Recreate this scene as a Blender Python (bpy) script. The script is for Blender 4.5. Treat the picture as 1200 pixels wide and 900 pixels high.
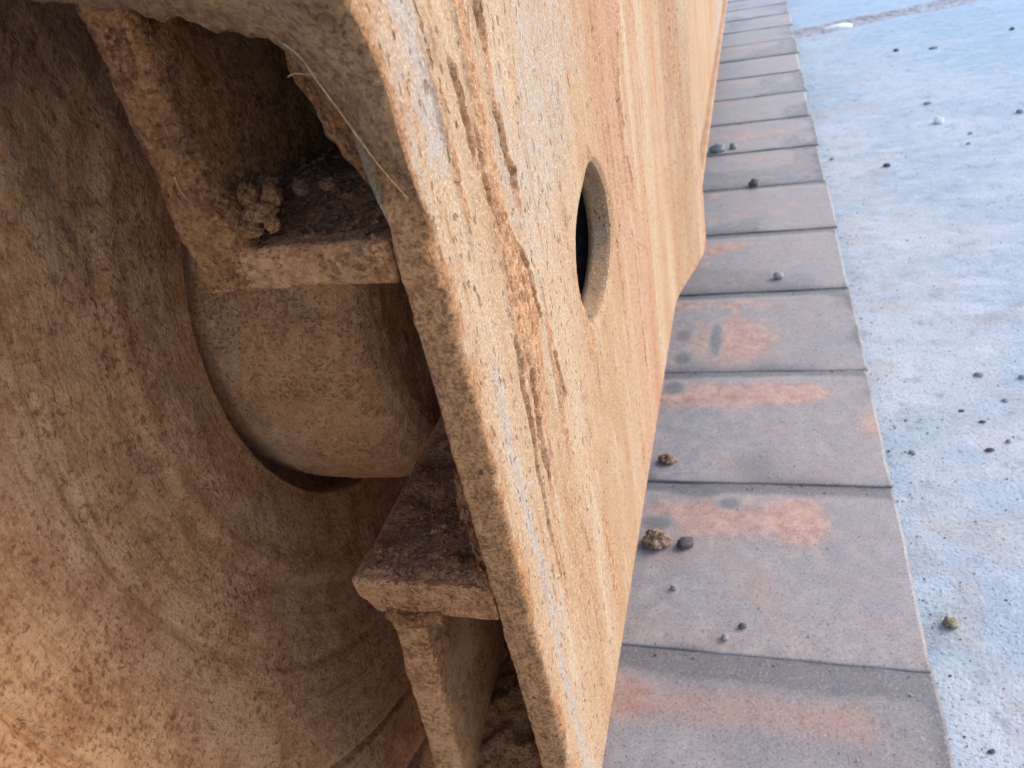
import bpy, math, random
import numpy as np
from mathutils import Vector, Matrix

random.seed(7)
rng = np.random.default_rng(11)
scene = bpy.context.scene
for o in list(bpy.data.objects):
    bpy.data.objects.remove(o)

# ------------------------------------------------------------------ camera, sky, sun, exposure
cam_data = bpy.data.cameras.new('camera')
cam = bpy.data.objects.new('camera', cam_data)
scene.collection.objects.link(cam)
cam_data.sensor_width = 36.0
cam_data.lens = 27.006
cam_data.clip_start = 0.01
cam_data.clip_end = 400.0
R_ = Vector((0.95220961, 0.24439241, -0.18321901))
U_ = Vector((0.01377465, 0.56487345, 0.82506257))
W_ = Vector((-0.30513459, 0.78815629, -0.53451151))
M = Matrix((R_, U_, -W_)).transposed().to_4x4()
M.translation = Vector((-0.11762861, -0.39598231, 0.52511029))
cam.matrix_world = M
cam_data.dof.use_dof = True
cam_data.dof.focus_distance = 0.28
cam_data.dof.aperture_fstop = 28.0
scene.camera = cam

SUN = Vector((1.0, 0.64, 0.75)).normalized()
elev = math.asin(SUN.z)
azim = math.atan2(SUN.x, SUN.y)
world = bpy.data.worlds.new("World")
scene.world = world
world.use_nodes = True
wn = world.node_tree.nodes
wl = world.node_tree.links
wn.clear()
sky = wn.new('ShaderNodeTexSky')
sky.sky_type = 'NISHITA'
sky.sun_disc = False
sky.sun_elevation = elev
sky.sun_rotation = azim
sky.dust_density = 0.6
bg = wn.new('ShaderNodeBackground')
bg.inputs['Strength'].default_value = 0.15
wo = wn.new('ShaderNodeOutputWorld')
wl.new(sky.outputs[0], bg.inputs[0])
wl.new(bg.outputs[0], wo.inputs[0])

sun_data = bpy.data.lights.new('sun', 'SUN')
sun_data.energy = 0.95
sun_data.angle = math.radians(38)
sun_data.color = (1.0, 0.86, 0.68)
sun = bpy.data.objects.new('sun', sun_data)
scene.collection.objects.link(sun)
sun.location = SUN * 5
sun.rotation_euler = (-SUN).to_track_quat('-Z', 'Y').to_euler()

scene.view_settings.view_transform = 'Standard'
scene.view_settings.look = 'None'
scene.view_settings.exposure = 1.58
scene.view_settings.gamma = 1.0
scene.view_settings.use_curve_mapping = False
scene.render.engine = 'CYCLES'
scene.render.resolution_x = 1024
scene.render.resolution_y = 768

# ------------------------------------------------------------------ numpy noise
_lat = rng.random((64, 64, 64)).astype(np.float32)

def vnoise(P):
    P = np.asarray(P, dtype=np.float64)
    i = np.floor(P).astype(int)
    f = P - i
    f = f * f * (3 - 2 * f)
    i0 = i % 64
    i1 = (i + 1) % 64
    x0, y0, z0 = i0[..., 0], i0[..., 1], i0[..., 2]
    x1, y1, z1 = i1[..., 0], i1[..., 1], i1[..., 2]
    fx, fy, fz = f[..., 0], f[..., 1], f[..., 2]
    c00 = _lat[x0, y0, z0] * (1 - fx) + _lat[x1, y0, z0] * fx
    c10 = _lat[x0, y1, z0] * (1 - fx) + _lat[x1, y1, z0] * fx
    c01 = _lat[x0, y0, z1] * (1 - fx) + _lat[x1, y0, z1] * fx
    c11 = _lat[x0, y1, z1] * (1 - fx) + _lat[x1, y1, z1] * fx
    return (c00 * (1 - fy) + c10 * fy) * (1 - fz) + (c01 * (1 - fy) + c11 * fy) * fz

def fbm(P, freq, octv=4, gain=0.5, off=0.0):
    P = np.asarray(P, dtype=np.float64) * freq + off
    s = 0.0
    a = 1.0
    t = 0.0
    for k in range(octv):
        s = s + a * vnoise(P * (2.03 ** k) + 17.3 * k)
        t += a
        a *= gain
    return s / t            # 0..1, mean .5

def sstep(a, b, x):
    t = np.clip((x - a) / (b - a), 0, 1)
    return t * t * (3 - 2 * t)

# ------------------------------------------------------------------ materials
class NB:
    """small node builder"""
    def __init__(self, name):
        self.m = bpy.data.materials.new(name)
        self.m.use_nodes = True
        self.t = self.m.node_tree
        self.t.nodes.clear()
        self.out = self.t.nodes.new('ShaderNodeOutputMaterial')
        self.b = self.t.nodes.new('ShaderNodeBsdfPrincipled')
        self.t.links.new(self.b.outputs[0], self.out.inputs[0])
        self.tc = self.t.nodes.new('ShaderNodeTexCoord')

    def link(self, a, b):
        self.t.links.new(a, b)

    def coords(self, scale=(1, 1, 1), which='Object', loc=(0, 0, 0)):
        mp = self.t.nodes.new('ShaderNodeMapping')
        mp.inputs['Scale'].default_value = scale
        mp.inputs['Location'].default_value = loc
        self.link(self.tc.outputs[which], mp.inputs[0])
        return mp.outputs[0]

    def noise(self, vec, scale, detail=6, rough=0.6, dist=0.0):
        n = self.t.nodes.new('ShaderNodeTexNoise')
        n.inputs['Scale'].default_value = scale
        n.inputs['Detail'].default_value = detail
        n.inputs['Roughness'].default_value = rough
        n.inputs['Distortion'].default_value = dist
        self.link(vec, n.inputs['Vector'])
        return n.outputs[0]

    def voro(self, vec, scale, feature='F1', rand=1.0):
        n = self.t.nodes.new('ShaderNodeTexVoronoi')
        n.feature = feature
        n.inputs['Scale'].default_value = scale
        n.inputs['Randomness'].default_value = rand
        self.link(vec, n.inputs['Vector'])
        return n.outputs['Distance']

    def rng(self, val, a, b, c=0.0, d=1.0, smooth=True):
        n = self.t.nodes.new('ShaderNodeMapRange')
        n.interpolation_type = 'SMOOTHSTEP' if smooth else 'LINEAR'
        for k, v in enumerate((a, b, c, d)):
            n.inputs[1 + k].default_value = v
        self.link(val, n.inputs[0])
        return n.outputs[0]

    def math(self, op, a, b=None, clamp=False):
        n = self.t.nodes.new('ShaderNodeMath')
        n.operation = op
        n.use_clamp = clamp
        for k, v in enumerate((a, b)):
            if v is None:
                continue
            if isinstance(v, (int, float)):
                n.inputs[k].default_value = v
            else:
                self.link(v, n.inputs[k])
        return n.outputs[0]

    def mix(self, fac, a, b, mode='MIX'):
        n = self.t.nodes.new('ShaderNodeMix')
        n.data_type = 'RGBA'
        n.blend_type = mode
        n.clamp_factor = True
        for k, v in ((0, fac), (6, a), (7, b)):
            if isinstance(v, (int, float)):
                n.inputs[k].default_value = v
            elif isinstance(v, tuple):
                n.inputs[k].default_value = (v[0], v[1], v[2], 1)
            else:
                self.link(v, n.inputs[k])
        return n.outputs[2]

    def attr(self, name):
        n = self.t.nodes.new('ShaderNodeAttribute')
        n.attribute_name = name
        return n.outputs['Fac']

    def bump(self, h, strength, dist, prev=None):
        n = self.t.nodes.new('ShaderNodeBump')
        n.inputs['Strength'].default_value = strength
        n.inputs['Distance'].default_value = dist
        self.link(h, n.inputs['Height'])
        if prev is not None:
            self.link(prev, n.inputs['Normal'])
        return n.outputs[0]

    def done(self, col, rough=0.95, normal=None, spec=0.2, metal=0.0):
        if isinstance(col, tuple):
            self.b.inputs['Base Color'].default_value = (*col, 1)
        else:
            self.link(col, self.b.inputs['Base Color'])
        if isinstance(rough, (int, float)):
            self.b.inputs['Roughness'].default_value = rough
        else:
            self.link(rough, self.b.inputs['Roughness'])
        self.b.inputs['Specular IOR Level'].default_value = spec
        self.b.inputs['Metallic'].default_value = metal
        if normal is not None:
            self.link(normal, self.b.inputs['Normal'])
        return self.m

def mat_plate():
    n = NB('dusty_plate')
    st = n.coords((1.0, 1.0, 0.16))
    oc = n.coords()
    streak = n.noise(st, 95, 8, 0.72, 0.25)
    big = n.noise(st, 14, 4, 0.55)
    fine = n.noise(oc, 900, 5, 0.7)
    mid = n.noise(oc, 260, 6, 0.65)
    dust = n.mix(n.rng(big, 0.38, 0.64), (0.435, 0.250, 0.132), (0.505, 0.345, 0.218))
    dust = n.mix(n.rng(streak, 0.52, 0.75), dust, (0.55, 0.425, 0.305))
    dust = n.mix(n.rng(streak, 0.46, 0.28), dust, (0.38, 0.175, 0.088))
    bare = n.mix(n.rng(mid, 0.35, 0.65), (0.32, 0.295, 0.28), (0.43, 0.40, 0.38))
    ab = n.math('ADD', n.attr('bare'), n.math('MULTIPLY', n.math('SUBTRACT', mid, 0.5), 1.6))
    c = n.mix(n.math('MULTIPLY', n.rng(ab, 0.36, 0.80), 0.58), dust, bare)
    mudc = n.mix(n.rng(mid, 0.36, 0.62), (0.31, 0.125, 0.055), (0.57, 0.295, 0.145))
    am = n.math('ADD', n.attr('mud'), n.math('MULTIPLY', n.math('SUBTRACT', fine, 0.5), 0.9))
    c = n.mix(n.math('MULTIPLY', n.rng(am, 0.22, 0.8), 0.9), c, mudc)
    c = n.mix(n.math('MULTIPLY', n.attr('rust'), 0.85), c, (0.45, 0.215, 0.125))
    c = n.mix(n.rng(fine, 0.52, 0.66, 0, 0.6), c, (0.70, 0.56, 0.41))
    c = n.mix(n.rng(fine, 0.48, 0.33, 0, 0.55), c, (0.30, 0.14, 0.065))
    pit = n.noise(n.coords((1, 1, .55)), 380, 2, 0.5, 0.5)
    c = n.mix(n.rng(n.math('ADD', pit, n.math('MULTIPLY', n.rng(big, .4, .65), .05)), 0.66, 0.71, 0, 0.7), c, (0.22, 0.105, 0.055))
    # front edge dirt
    fm = n.mix(n.rng(n.math('ADD', n.math('MULTIPLY', mid, .45), n.math('MULTIPLY', fine, .55)), 0.38, 0.60), (0.14, 0.042, 0.014), (0.50, 0.205, 0.070))
    c = n.mix(n.math('MULTIPLY', n.attr('edge'), 0.85), c, fm)
    # pin holes and dark grit
    stg = n.coords((1.0, 1.0, 0.5))
    v = n.voro(stg, 330)
    gate = n.rng(n.noise(oc, 90, 3, 0.5), 0.50, 0.66)
    holes = n.math('MULTIPLY', n.rng(v, 0.24, 0.10), gate)
    c = n.mix(n.math('MULTIPLY', holes, 0.75), c, (0.17, 0.085, 0.05))
    v2 = n.voro(n.coords((1, 1, .8), loc=(.3, .2, .1)), 70)
    big_pin = n.rng(v2, 0.085, 0.04)
    c = n.mix(n.math('MULTIPLY', big_pin, 0.85), c, (0.10, 0.05, 0.03))
    hgt = n.math('ADD', n.math('MULTIPLY', fine, 0.55), n.math('MULTIPLY', mid, 0.6))
    hgt = n.math('SUBTRACT', hgt, n.math('MULTIPLY', holes, 0.5))
    hgt = n.math('ADD', hgt, n.math('MULTIPLY', streak, 0.25))
    hgt = n.math('SUBTRACT', hgt, n.math('MULTIPLY', n.rng(pit, .62, .7), .35))
    return n.done(c, 0.93, n.bump(hgt, 0.9, 0.0017), 0.12)

def mat_dirt(name, dark, midc, light, speck=(0.07, 0.03, 0.018), speck_amt=0.6, scale=1.0,
             bump=1.0, dist=0.0030, stain=(0.05, 0.035, 0.03), stain_amt=0.3, stretch=(1, 1, 1), sheen=0.0):
    n = NB(name)
    oc = n.coords()
    so = n.coords(stretch)
    big = n.noise(oc, 13 * scale, 4, 0.55)
    mid = n.noise(so, 165 * scale, 8, 0.70, 0.3)
    fine = n.noise(oc, 620 * scale, 5, 0.7)
    c = n.mix(n.rng(mid, 0.33, 0.64), dark, midc)
    c = n.mix(n.rng(big, 0.45, 0.68), c, light)
    c = n.mix(n.math('MULTIPLY', n.rng(fine, 0.51, 0.66), 0.75), c, light)
    c = n.mix(n.math('MULTIPLY', n.rng(fine, 0.48, 0.33), 0.8), c, dark)
    st = n.noise(so, 24 * scale, 6, 0.65, 0.4)
    c = n.mix(n.rng(st, 0.48, 0.80, 0, stain_amt), c, stain)
    gate = n.rng(n.noise(oc, 30 * scale, 4, 0.6), 0.42, 0.62)
    ns = n.noise(so, 520 * scale, 3, 0.5, 0.4)
    sp = n.rng(n.math('ADD', ns, n.math('MULTIPLY', gate, 0.085)), 0.625, 0.72)
    nc = n.noise(so, 85 * scale, 5, 0.6, 1.4)
    crack = n.math('MULTIPLY', n.rng(n.math('ABSOLUTE', n.math('SUBTRACT', nc, 0.5)), 0.010, 0.0), n.rng(n.noise(oc, 55 * scale, 3, 0.5), 0.50, 0.62))
    sp = n.math('MAXIMUM', sp, n.math('MULTIPLY', crack, 0.8))
    v = n.voro(so, 130 * scale)
    vb = n.math('ADD', v, n.math('MULTIPLY', n.math('SUBTRACT', ns, 0.5), 0.5))
    sp = n.math('MAXIMUM', sp, n.math('MULTIPLY', n.rng(vb, 0.15, 0.06), gate))
    c = n.mix(n.math('MULTIPLY', sp, speck_amt), c, speck)
    cl = n.voro(oc, 480 * scale)
    spark = n.math('MULTIPLY', n.rng(cl, 0.12, 0.06), n.rng(big, 0.46, 0.6))
    c = n.mix(n.math('MULTIPLY', spark, 0.3), c, (0.60, 0.44, 0.29))
    hgt = n.math('ADD', n.math('MULTIPLY', mid, 0.9), n.math('MULTIPLY', fine, 0.5))
    hgt = n.math('SUBTRACT', hgt, n.math('MULTIPLY', sp, 0.45))
    return n.done(c, 0.92, n.bump(hgt, bump, dist), 0.15)

def mat_shoe():
    n = NB('worn_track_steel')
    oc = n.coords()
    inf = n.t.nodes.new('ShaderNodeObjectInfo')
    add = n.t.nodes.new('ShaderNodeVectorMath')
    add.operation = 'ADD'
    cmb = n.t.nodes.new('ShaderNodeCombineXYZ')
    r = n.math('MULTIPLY', inf.outputs['Random'], 31.0)
    for k in range(3):
        n.link(r, cmb.inputs[k])
    n.link(oc, add.inputs[0])
    n.link(cmb.outputs[0], add.inputs[1])
    v = add.outputs[0]
    big = n.noise(v, 11, 5, 0.6, 0.3)
    mid = n.noise(v, 75, 8, 0.7)
    fine = n.noise(v, 520, 4, 0.7)
    c = n.mix(n.rng(big, 0.36, 0.66), (0.308, 0.258, 0.230), (0.275, 0.250, 0.246))
    c = n.mix(n.rng(mid, 0.42, 0.68, 0, 0.5), c, (0.44, 0.36, 0.315))
    c = n.mix(n.rng(n.noise(v, 24, 4, 0.6), 0.50, 0.72, 0, 0.5), c, (0.35, 0.245, 0.20))
    pk = n.math('ADD', n.attr('pink'), n.math('MULTIPLY', n.math('SUBTRACT', mid, 0.5), 1.0))
    c = n.mix(n.rng(pk, 0.14, 0.90, 0, 0.95), c, n.mix(n.rng(mid, 0.35, 0.62), (0.39, 0.20, 0.145), (0.52, 0.325, 0.245)))
    gr = n.math('ADD', n.attr('grey'), n.math('MULTIPLY', n.math('SUBTRACT', mid, 0.5), 0.5))
    c = n.mix(n.rng(gr, 0.3, 0.75, 0, 0.8), c, (0.120, 0.112, 0.110))
    c = n.mix(n.rng(fine, 0.53, 0.70, 0, 0.42), c, (0.52, 0.47, 0.46))
    c = n.mix(n.rng(fine, 0.47, 0.32, 0, 0.75), c, (0.10, 0.075, 0.075))
    wv = n.voro(v, 230)
    c = n.mix(n.math('MULTIPLY', n.rng(wv, 0.12, 0.06), n.rng(mid, 0.54, 0.62)), c, (0.66, 0.64, 0.64))
    dv = n.voro(n.coords(loc=(.37, .11, 0)), 60)
    c = n.mix(n.rng(dv, 0.06, 0.03, 0, 0.9), c, (0.05, 0.04, 0.04))
    hgt = n.math('ADD', n.math('MULTIPLY', mid, 0.5), n.math('MULTIPLY', fine, 0.5))
    return n.done(c, n.rng(mid, .35, .65, .42, .72), n.bump(hgt, 0.45, 0.0007), 0.45)

def mat_concrete():
    n = NB('dusty_concrete')
    oc = n.coords()
    sep = n.t.nodes.new('ShaderNodeSeparateXYZ')
    n.link(oc, sep.inputs[0])
    big = n.noise(oc, 3.4, 5, 0.62, 0.5)
    med = n.noise(n.coords((.7, 1.6, 1)), 11, 6, 0.65, 0.3)
    mid = n.noise(oc, 42, 6, 0.66)
    fine = n.noise(oc, 300, 4, 0.7)
    c = n.mix(n.rng(big, 0.38, 0.62), (0.365, 0.425, 0.470), (0.505, 0.522, 0.535))
    c = n.mix(n.rng(med, 0.48, 0.66, 0, 0.75), c, (0.54, 0.56, 0.58))
    c = n.mix(n.rng(med, 0.47, 0.34, 0, 0.3), c, (0.36, 0.395, 0.435))
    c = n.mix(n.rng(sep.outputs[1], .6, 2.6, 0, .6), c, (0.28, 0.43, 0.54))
    c = n.mix(n.rng(mid, 0.52, 0.66, 0, 0.55), c, (0.52, 0.535, 0.55))
    c = n.mix(n.rng(mid, 0.46, 0.32, 0, 0.5), c, (0.23, 0.245, 0.275))
    near = n.rng(sep.outputs[0], 0.28, 0.0)
    dn = n.noise(n.coords(loc=(3.1, 0, 0)), 13, 5, 0.65, 0.4)
    c = n.mix(n.math('MULTIPLY', n.rng(n.math('ADD', dn, n.math('MULTIPLY', near, 0.10)), 0.58, 0.74), 0.45), c, (0.44, 0.37, 0.315))
    c = n.mix(n.rng(fine, 0.55, 0.70, 0, 0.5), c, (0.62, 0.63, 0.64))
    c = n.mix(n.rng(fine, 0.47, 0.32, 0, 0.7), c, (0.14, 0.145, 0.165))
    v = n.voro(oc, 130)
    c = n.mix(n.math('MULTIPLY', n.rng(v, 0.16, 0.07), n.rng(mid, 0.48, 0.6)), c, (0.10, 0.095, 0.10))
    hgt = n.math('ADD', n.math('MULTIPLY', mid, 0.9), n.math('MULTIPLY', fine, 0.45))
    return n.done(c, 0.9, n.bump(hgt, 0.7, 0.004), 0.2)

def mat_simple(name, a, b, scale=200, rough=0.9):
    n = NB(name)
    f = n.noise(n.coords(), scale, 6, 0.65)
    return n.done(n.mix(n.rng(f, 0.35, 0.65), a, b), rough, n.bump(f, 0.6, 0.002), 0.2)

M_PLATE = mat_plate()
def mat_wheel():
    n = NB('caked_wheel_dirt')
    oc = n.coords()
    sep = n.t.nodes.new('ShaderNodeSeparateXYZ')
    n.link(oc, sep.inputs[0])
    zz = n.math('SUBTRACT', sep.outputs[2], WHEEL_DZ)
    yy = sep.outputs[1]
    r = n.math('SQRT', n.math('ADD', n.math('MULTIPLY', yy, yy), n.math('MULTIPLY', zz, zz)))
    th = n.math('ARCTAN2', yy, zz)
    cmb = n.t.nodes.new('ShaderNodeCombineXYZ')
    n.link(n.math('MULTIPLY', r, 60.0), cmb.inputs[0])
    n.link(n.math('MULTIPLY', th, 1.3), cmb.inputs[1])
    arc = n.noise(cmb.outputs[0], 7.0, 6, 0.7)
    st = n.coords((1, 1, .8))
    big = n.noise(oc, 12, 4, 0.6)
    med = n.noise(oc, 48, 6, 0.65, 0.3)
    mid = n.noise(oc, 190, 6, 0.68, 0.2)
    fine = n.noise(oc, 640, 4, 0.65)
    c = n.mix(n.rng(med, 0.36, 0.64), (0.38, 0.150, 0.060), (0.53, 0.250, 0.108))
    c = n.mix(n.rng(big, 0.46, 0.68, 0, 0.7), c, (0.57, 0.285, 0.130))
    c = n.mix(n.rng(big, 0.46, 0.30, 0, 0.5), c, (0.40, 0.205, 0.098))
    c = n.mix(n.math('MULTIPLY', n.rng(arc, 0.50, 0.62), 0.45), c, (0.30, 0.125, 0.054))
    c = n.mix(n.math('MULTIPLY', n.rng(arc, 0.48, 0.36), 0.25), c, (0.62, 0.34, 0.165))
    c = n.mix(n.rng(mid, 0.52, 0.68, 0, 0.5), c, (0.62, 0.34, 0.17))
    c = n.mix(n.rng(mid, 0.47, 0.34, 0, 0.7), c, (0.24, 0.095, 0.042))
    c = n.mix(n.rng(fine, 0.47, 0.34, 0, 0.6), c, (0.20, 0.075, 0.035))
    c = n.mix(n.rng(fine, 0.54, 0.68, 0, 0.45), c, (0.64, 0.37, 0.20))
    # near-black vertical streaks, denser toward the top of the wheel
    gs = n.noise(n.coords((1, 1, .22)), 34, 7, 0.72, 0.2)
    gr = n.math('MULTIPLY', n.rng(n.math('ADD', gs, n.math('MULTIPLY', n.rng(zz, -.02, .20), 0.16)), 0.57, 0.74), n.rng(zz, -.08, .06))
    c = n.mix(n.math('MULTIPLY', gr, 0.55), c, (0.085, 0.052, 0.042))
    ns = n.noise(st, 430, 3, 0.5, 0.4)
    gate = n.rng(n.noise(oc, 26, 4, 0.6), 0.40, 0.62)
    sp = n.rng(n.math('ADD', ns, n.math('MULTIPLY', gate, 0.08)), 0.615, 0.72)
    v = n.voro(st, 210)
    vb = n.math('ADD', v, n.math('MULTIPLY', n.math('SUBTRACT', ns, 0.5), 0.8))
    sp = n.math('MAXIMUM', sp, n.math('MULTIPLY', n.rng(vb, 0.15, 0.05), gate))
    c = n.mix(n.math('MULTIPLY', sp, 0.62), c, (0.15, 0.050, 0.022))
    h = n.math('ADD', n.math('MULTIPLY', mid, 0.8), n.math('MULTIPLY', fine, 0.45))
    h = n.math('ADD', h, n.math('MULTIPLY', arc, 0.35))
    h = n.math('ADD', h, n.math('MULTIPLY', sp, -0.12))
    return n.done(c, 0.95, n.bump(h, 0.9, 0.0017), 0.1)
WHEEL_DZ = 0.360 - 0.07
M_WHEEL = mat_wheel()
M_HUB = mat_dirt('hub_dust', (0.45, 0.185, 0.074), (0.66, 0.315, 0.135), (0.72, 0.385, 0.190),
                 speck_amt=0.2, bump=0.9, stain=(0.24, 0.11, 0.05), stain_amt=0.5)
M_MUD = mat_dirt('clotted_mud', (0.165, 0.050, 0.018), (0.400, 0.158, 0.056), (0.520, 0.240, 0.095),
                 speck_amt=0.5, bump=1.0, dist=0.0040, stain_amt=0.2)
M_RAIL = mat_dirt('rail_dust', (0.27, 0.092, 0.034), (0.510, 0.220, 0.086), (0.590, 0.300, 0.135),
                  speck_amt=0.4, bump=0.9, stain=(0.22, 0.15, 0.10), stain_amt=0.35)
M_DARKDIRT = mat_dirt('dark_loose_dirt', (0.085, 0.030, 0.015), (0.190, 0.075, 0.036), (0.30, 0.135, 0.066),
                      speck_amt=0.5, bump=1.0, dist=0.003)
M_LOOSE = mat_dirt('loose_dirt', (0.20, 0.075, 0.032), (0.42, 0.180, 0.080), (0.54, 0.27, 0.130),
                   speck_amt=0.5, bump=1.0, dist=0.003)
M_NOSE = mat_dirt('scuffed_nose', (0.150, 0.062, 0.028), (0.300, 0.150, 0.070), (0.400, 0.205, 0.095),
                  speck_amt=0.4, bump=0.8, stain=(0.20, 0.16, 0.14), stain_amt=0.45, stretch=(1, 1, .7))
M_SHOE = mat_shoe()
M_GROUND = mat_concrete()
M_JOINT = mat_simple('joint_dirt', (0.24, 0.24, 0.25), (0.46, 0.46, 0.47), 60)
M_STONE = mat_simple('grey_stone', (0.20, 0.195, 0.20), (0.38, 0.37, 0.37), 160)
M_DSTONE = mat_simple('dark_stone', (0.07, 0.06, 0.06), (0.16, 0.13, 0.12), 200)
M_PALE = mat_simple('pale_chip', (0.70, 0.69, 0.66), (0.82, 0.81, 0.79), 120)
M_OLIVE = mat_simple('olive_clod', (0.16, 0.13, 0.08), (0.34, 0.29, 0.19), 260)
M_CLOD = mat_simple('brown_clod', (0.15, 0.085, 0.055), (0.36, 0.24, 0.16), 240)
M_STRAW = mat_simple('dry_straw', (0.22, 0.13, 0.06), (0.36, 0.23, 0.12), 300)
M_RECESS_SHADE = mat_simple('recess_shade_black', (0.012, 0.010, 0.009), (0.03, 0.022, 0.018), 120)  # near-black colour standing in for shade inside the pocket and hole
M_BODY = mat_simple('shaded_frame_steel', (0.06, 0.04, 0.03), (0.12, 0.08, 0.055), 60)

# ------------------------------------------------------------------ object helpers
COL = scene.collection

def tag(o, label=None, cat=None, group=None, kind=None):
    if label: o['label'] = label
    if cat: o['category'] = cat
    if group: o['group'] = group
    if kind: o['kind'] = kind
    return o

def empty(name, loc, label, cat, group=None):
    o = bpy.data.objects.new(name, None)
    o.location = loc
    o.empty_display_size = 0.02
    COL.objects.link(o)
    return tag(o, label, cat, group)

def build(name, V, F, mat, parent=None, attrs=None, smooth=True, origin=None):
    """V world-space vertices; the mesh is stored relative to its own origin"""
    V = np.asarray(V, dtype=np.float64)
    if parent is not None:
        base = np.array(parent.location)
        org = base
    else:
        org = np.array(origin) if origin is not None else np.zeros(3)
    me = bpy.data.meshes.new(name)
    me.from_pydata((V - org).tolist(), [], [list(map(int, f)) for f in F])
    me.materials.append(mat)
    if smooth:
        me.polygons.foreach_set('use_smooth', np.ones(len(me.polygons), dtype=bool))
    if attrs:
        for k, a in attrs.items():
            at = me.attributes.new(k, 'FLOAT', 'POINT')
            at.data.foreach_set('value', np.asarray(a, dtype=np.float32).ravel())
    me.update()
    o = bpy.data.objects.new(name, me)
    COL.objects.link(o)
    if parent is not None:
        o.parent = parent
    else:
        o.location = org
    return o

def grid_faces(n, m, wrap_m=False, base=0, keep=None, flip=False):
    i = np.arange(n - 1)[:, None]
    j = np.arange(m if wrap_m else m - 1)[None, :]
    j2 = (j + 1) % m
    a = i * m + j; b = i * m + j2; c = (i + 1) * m + j2; d = (i + 1) * m + j
    F = np.stack([a, b, c, d], -1)
    if keep is not None:
        F = F[keep]
    F = F.reshape(-1, 4) + base
    return F[:, ::-1] if flip else F

def grid_normals(P):
    du = np.gradient(P, axis=1)
    dv = np.gradient(P, axis=0)
    N = np.cross(du, dv)
    return N / (np.linalg.norm(N, axis=-1, keepdims=True) + 1e-12)

def rbox_mesh(lo, hi, r, step, disp=None, post=None, cs=None):
    """rounded, finely divided block between lo and hi; disp(P,N) gives relief in metres"""
    lo = np.array(lo, float); hi = np.array(hi, float)
    Vs, Fs, base = [], [], 0
    def axis_pts(k):
        a, b = lo[k], hi[k]
        n = max(int(round((b - a) / step[k])), 2)
        t = np.linspace(a, b, n + 1)
        ex = np.array([a + r * .3, a + r * .65, a + r, b - r, b - r * .65, b - r * .3])
        return np.unique(np.round(np.concatenate([t, ex]), 6))
    T = [axis_pts(k) for k in range(3)]
    for k in range(3):
        u, v = (k + 1) % 3, (k + 2) % 3
        A, B = np.meshgrid(T[u], T[v], indexing='ij')
        for s in (0, 1):
            P = np.zeros(A.shape + (3,))
            P[..., u] = A; P[..., v] = B; P[..., k] = hi[k] if s else lo[k]
            Vs.append(P.reshape(-1, 3))
            Fs.append(grid_faces(A.shape[0], A.shape[1], base=base, flip=(s == 1)))
            base += A.size
    V = np.concatenate(Vs); F = np.concatenate(Fs)
    key = np.round(V * 1e6).astype(np.int64)
    _, idx, inv = np.unique(key, axis=0, return_index=True, return_inverse=True)
    V = V[idx]; F = np.asarray(inv).ravel()[F]
    inner = np.clip(V, lo + r, hi - r)
    N = V - inner
    L = np.linalg.norm(N, axis=1, keepdims=True) + 1e-12
    N = N / L
    V = inner + N * r
    if disp is not None:
        V = V + N * disp(V, N)[:, None]
    if post is not None:
        V = post(V)
    return V, F

def lump_mesh(center, size, seed, rough=0.25, n=20, m=30, freq=1.0, flat=0.0):
    th = np.linspace(0, math.pi, n)[:, None]
    ph = np.linspace(0, 2 * math.pi, m, endpoint=False)[None, :]
    D = np.stack([np.sin(th) * np.cos(ph), np.sin(th) * np.sin(ph), np.cos(th) + 0 * ph], -1)
    f = 1 + rough * 2 * (fbm(D + seed * 3.7, 1.6 * freq, 4, 0.55) - 0.5) + rough * .8 * (fbm(D + seed * 1.3, 6 * freq, 2) - .5)
    P = D * f[..., None] * np.array(size)
    if flat:
        P[..., 2] = np.maximum(P[..., 2], -size[2] * flat)
    P = P + np.array(center)
    return P.reshape(-1, 3), grid_faces(n, m, True, flip=True)

def tube_mesh(pts, rad, k=8, taper=True):
    pts = np.array(pts, float)
    n = len(pts)
    T = np.gradient(pts, axis=0)
    T /= np.linalg.norm(T, axis=1, keepdims=True)
    ref = np.array([0.3, 0.2, 0.9])
    A = np.cross(T, ref); A /= np.linalg.norm(A, axis=1, keepdims=True)
    B = np.cross(T, A)
    a = np.linspace(0, 2 * math.pi, k, endpoint=False)
    rr = rad * (np.linspace(1, .45, n) if taper else np.ones(n))
    P = pts[:, None, :] + rr[:, None, None] * (np.cos(a)[None, :, None] * A[:, None, :] + np.sin(a)[None, :, None] * B[:, None, :])
    F = [list(f) for f in grid_faces(n, k, True)]
    F.append(list(range(k))[::-1]); F.append([(n - 1) * k + q for q in range(k)])
    return P.reshape(-1, 3), F

def smooth_path(pts, n):
    pts = np.array(pts, float)
    t = np.linspace(0, len(pts) - 1, n)
    out = []
    for q in t:
        i = min(int(q), len(pts) - 2); f = q - i
        p0 = pts[max(i - 1, 0)]; p1 = pts[i]; p2 = pts[i + 1]; p3 = pts[min(i + 2, len(pts) - 1)]
        out.append(0.5 * ((2 * p1) + (-p0 + p2) * f + (2 * p0 - 5 * p1 + 4 * p2 - p3) * f * f + (-p0 + 3 * p1 - 3 * p2 + p3) * f ** 3))
    return np.array(out)

# ------------------------------------------------------------------ ground (one sheet with a recessed joint)
G = -0.030

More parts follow.
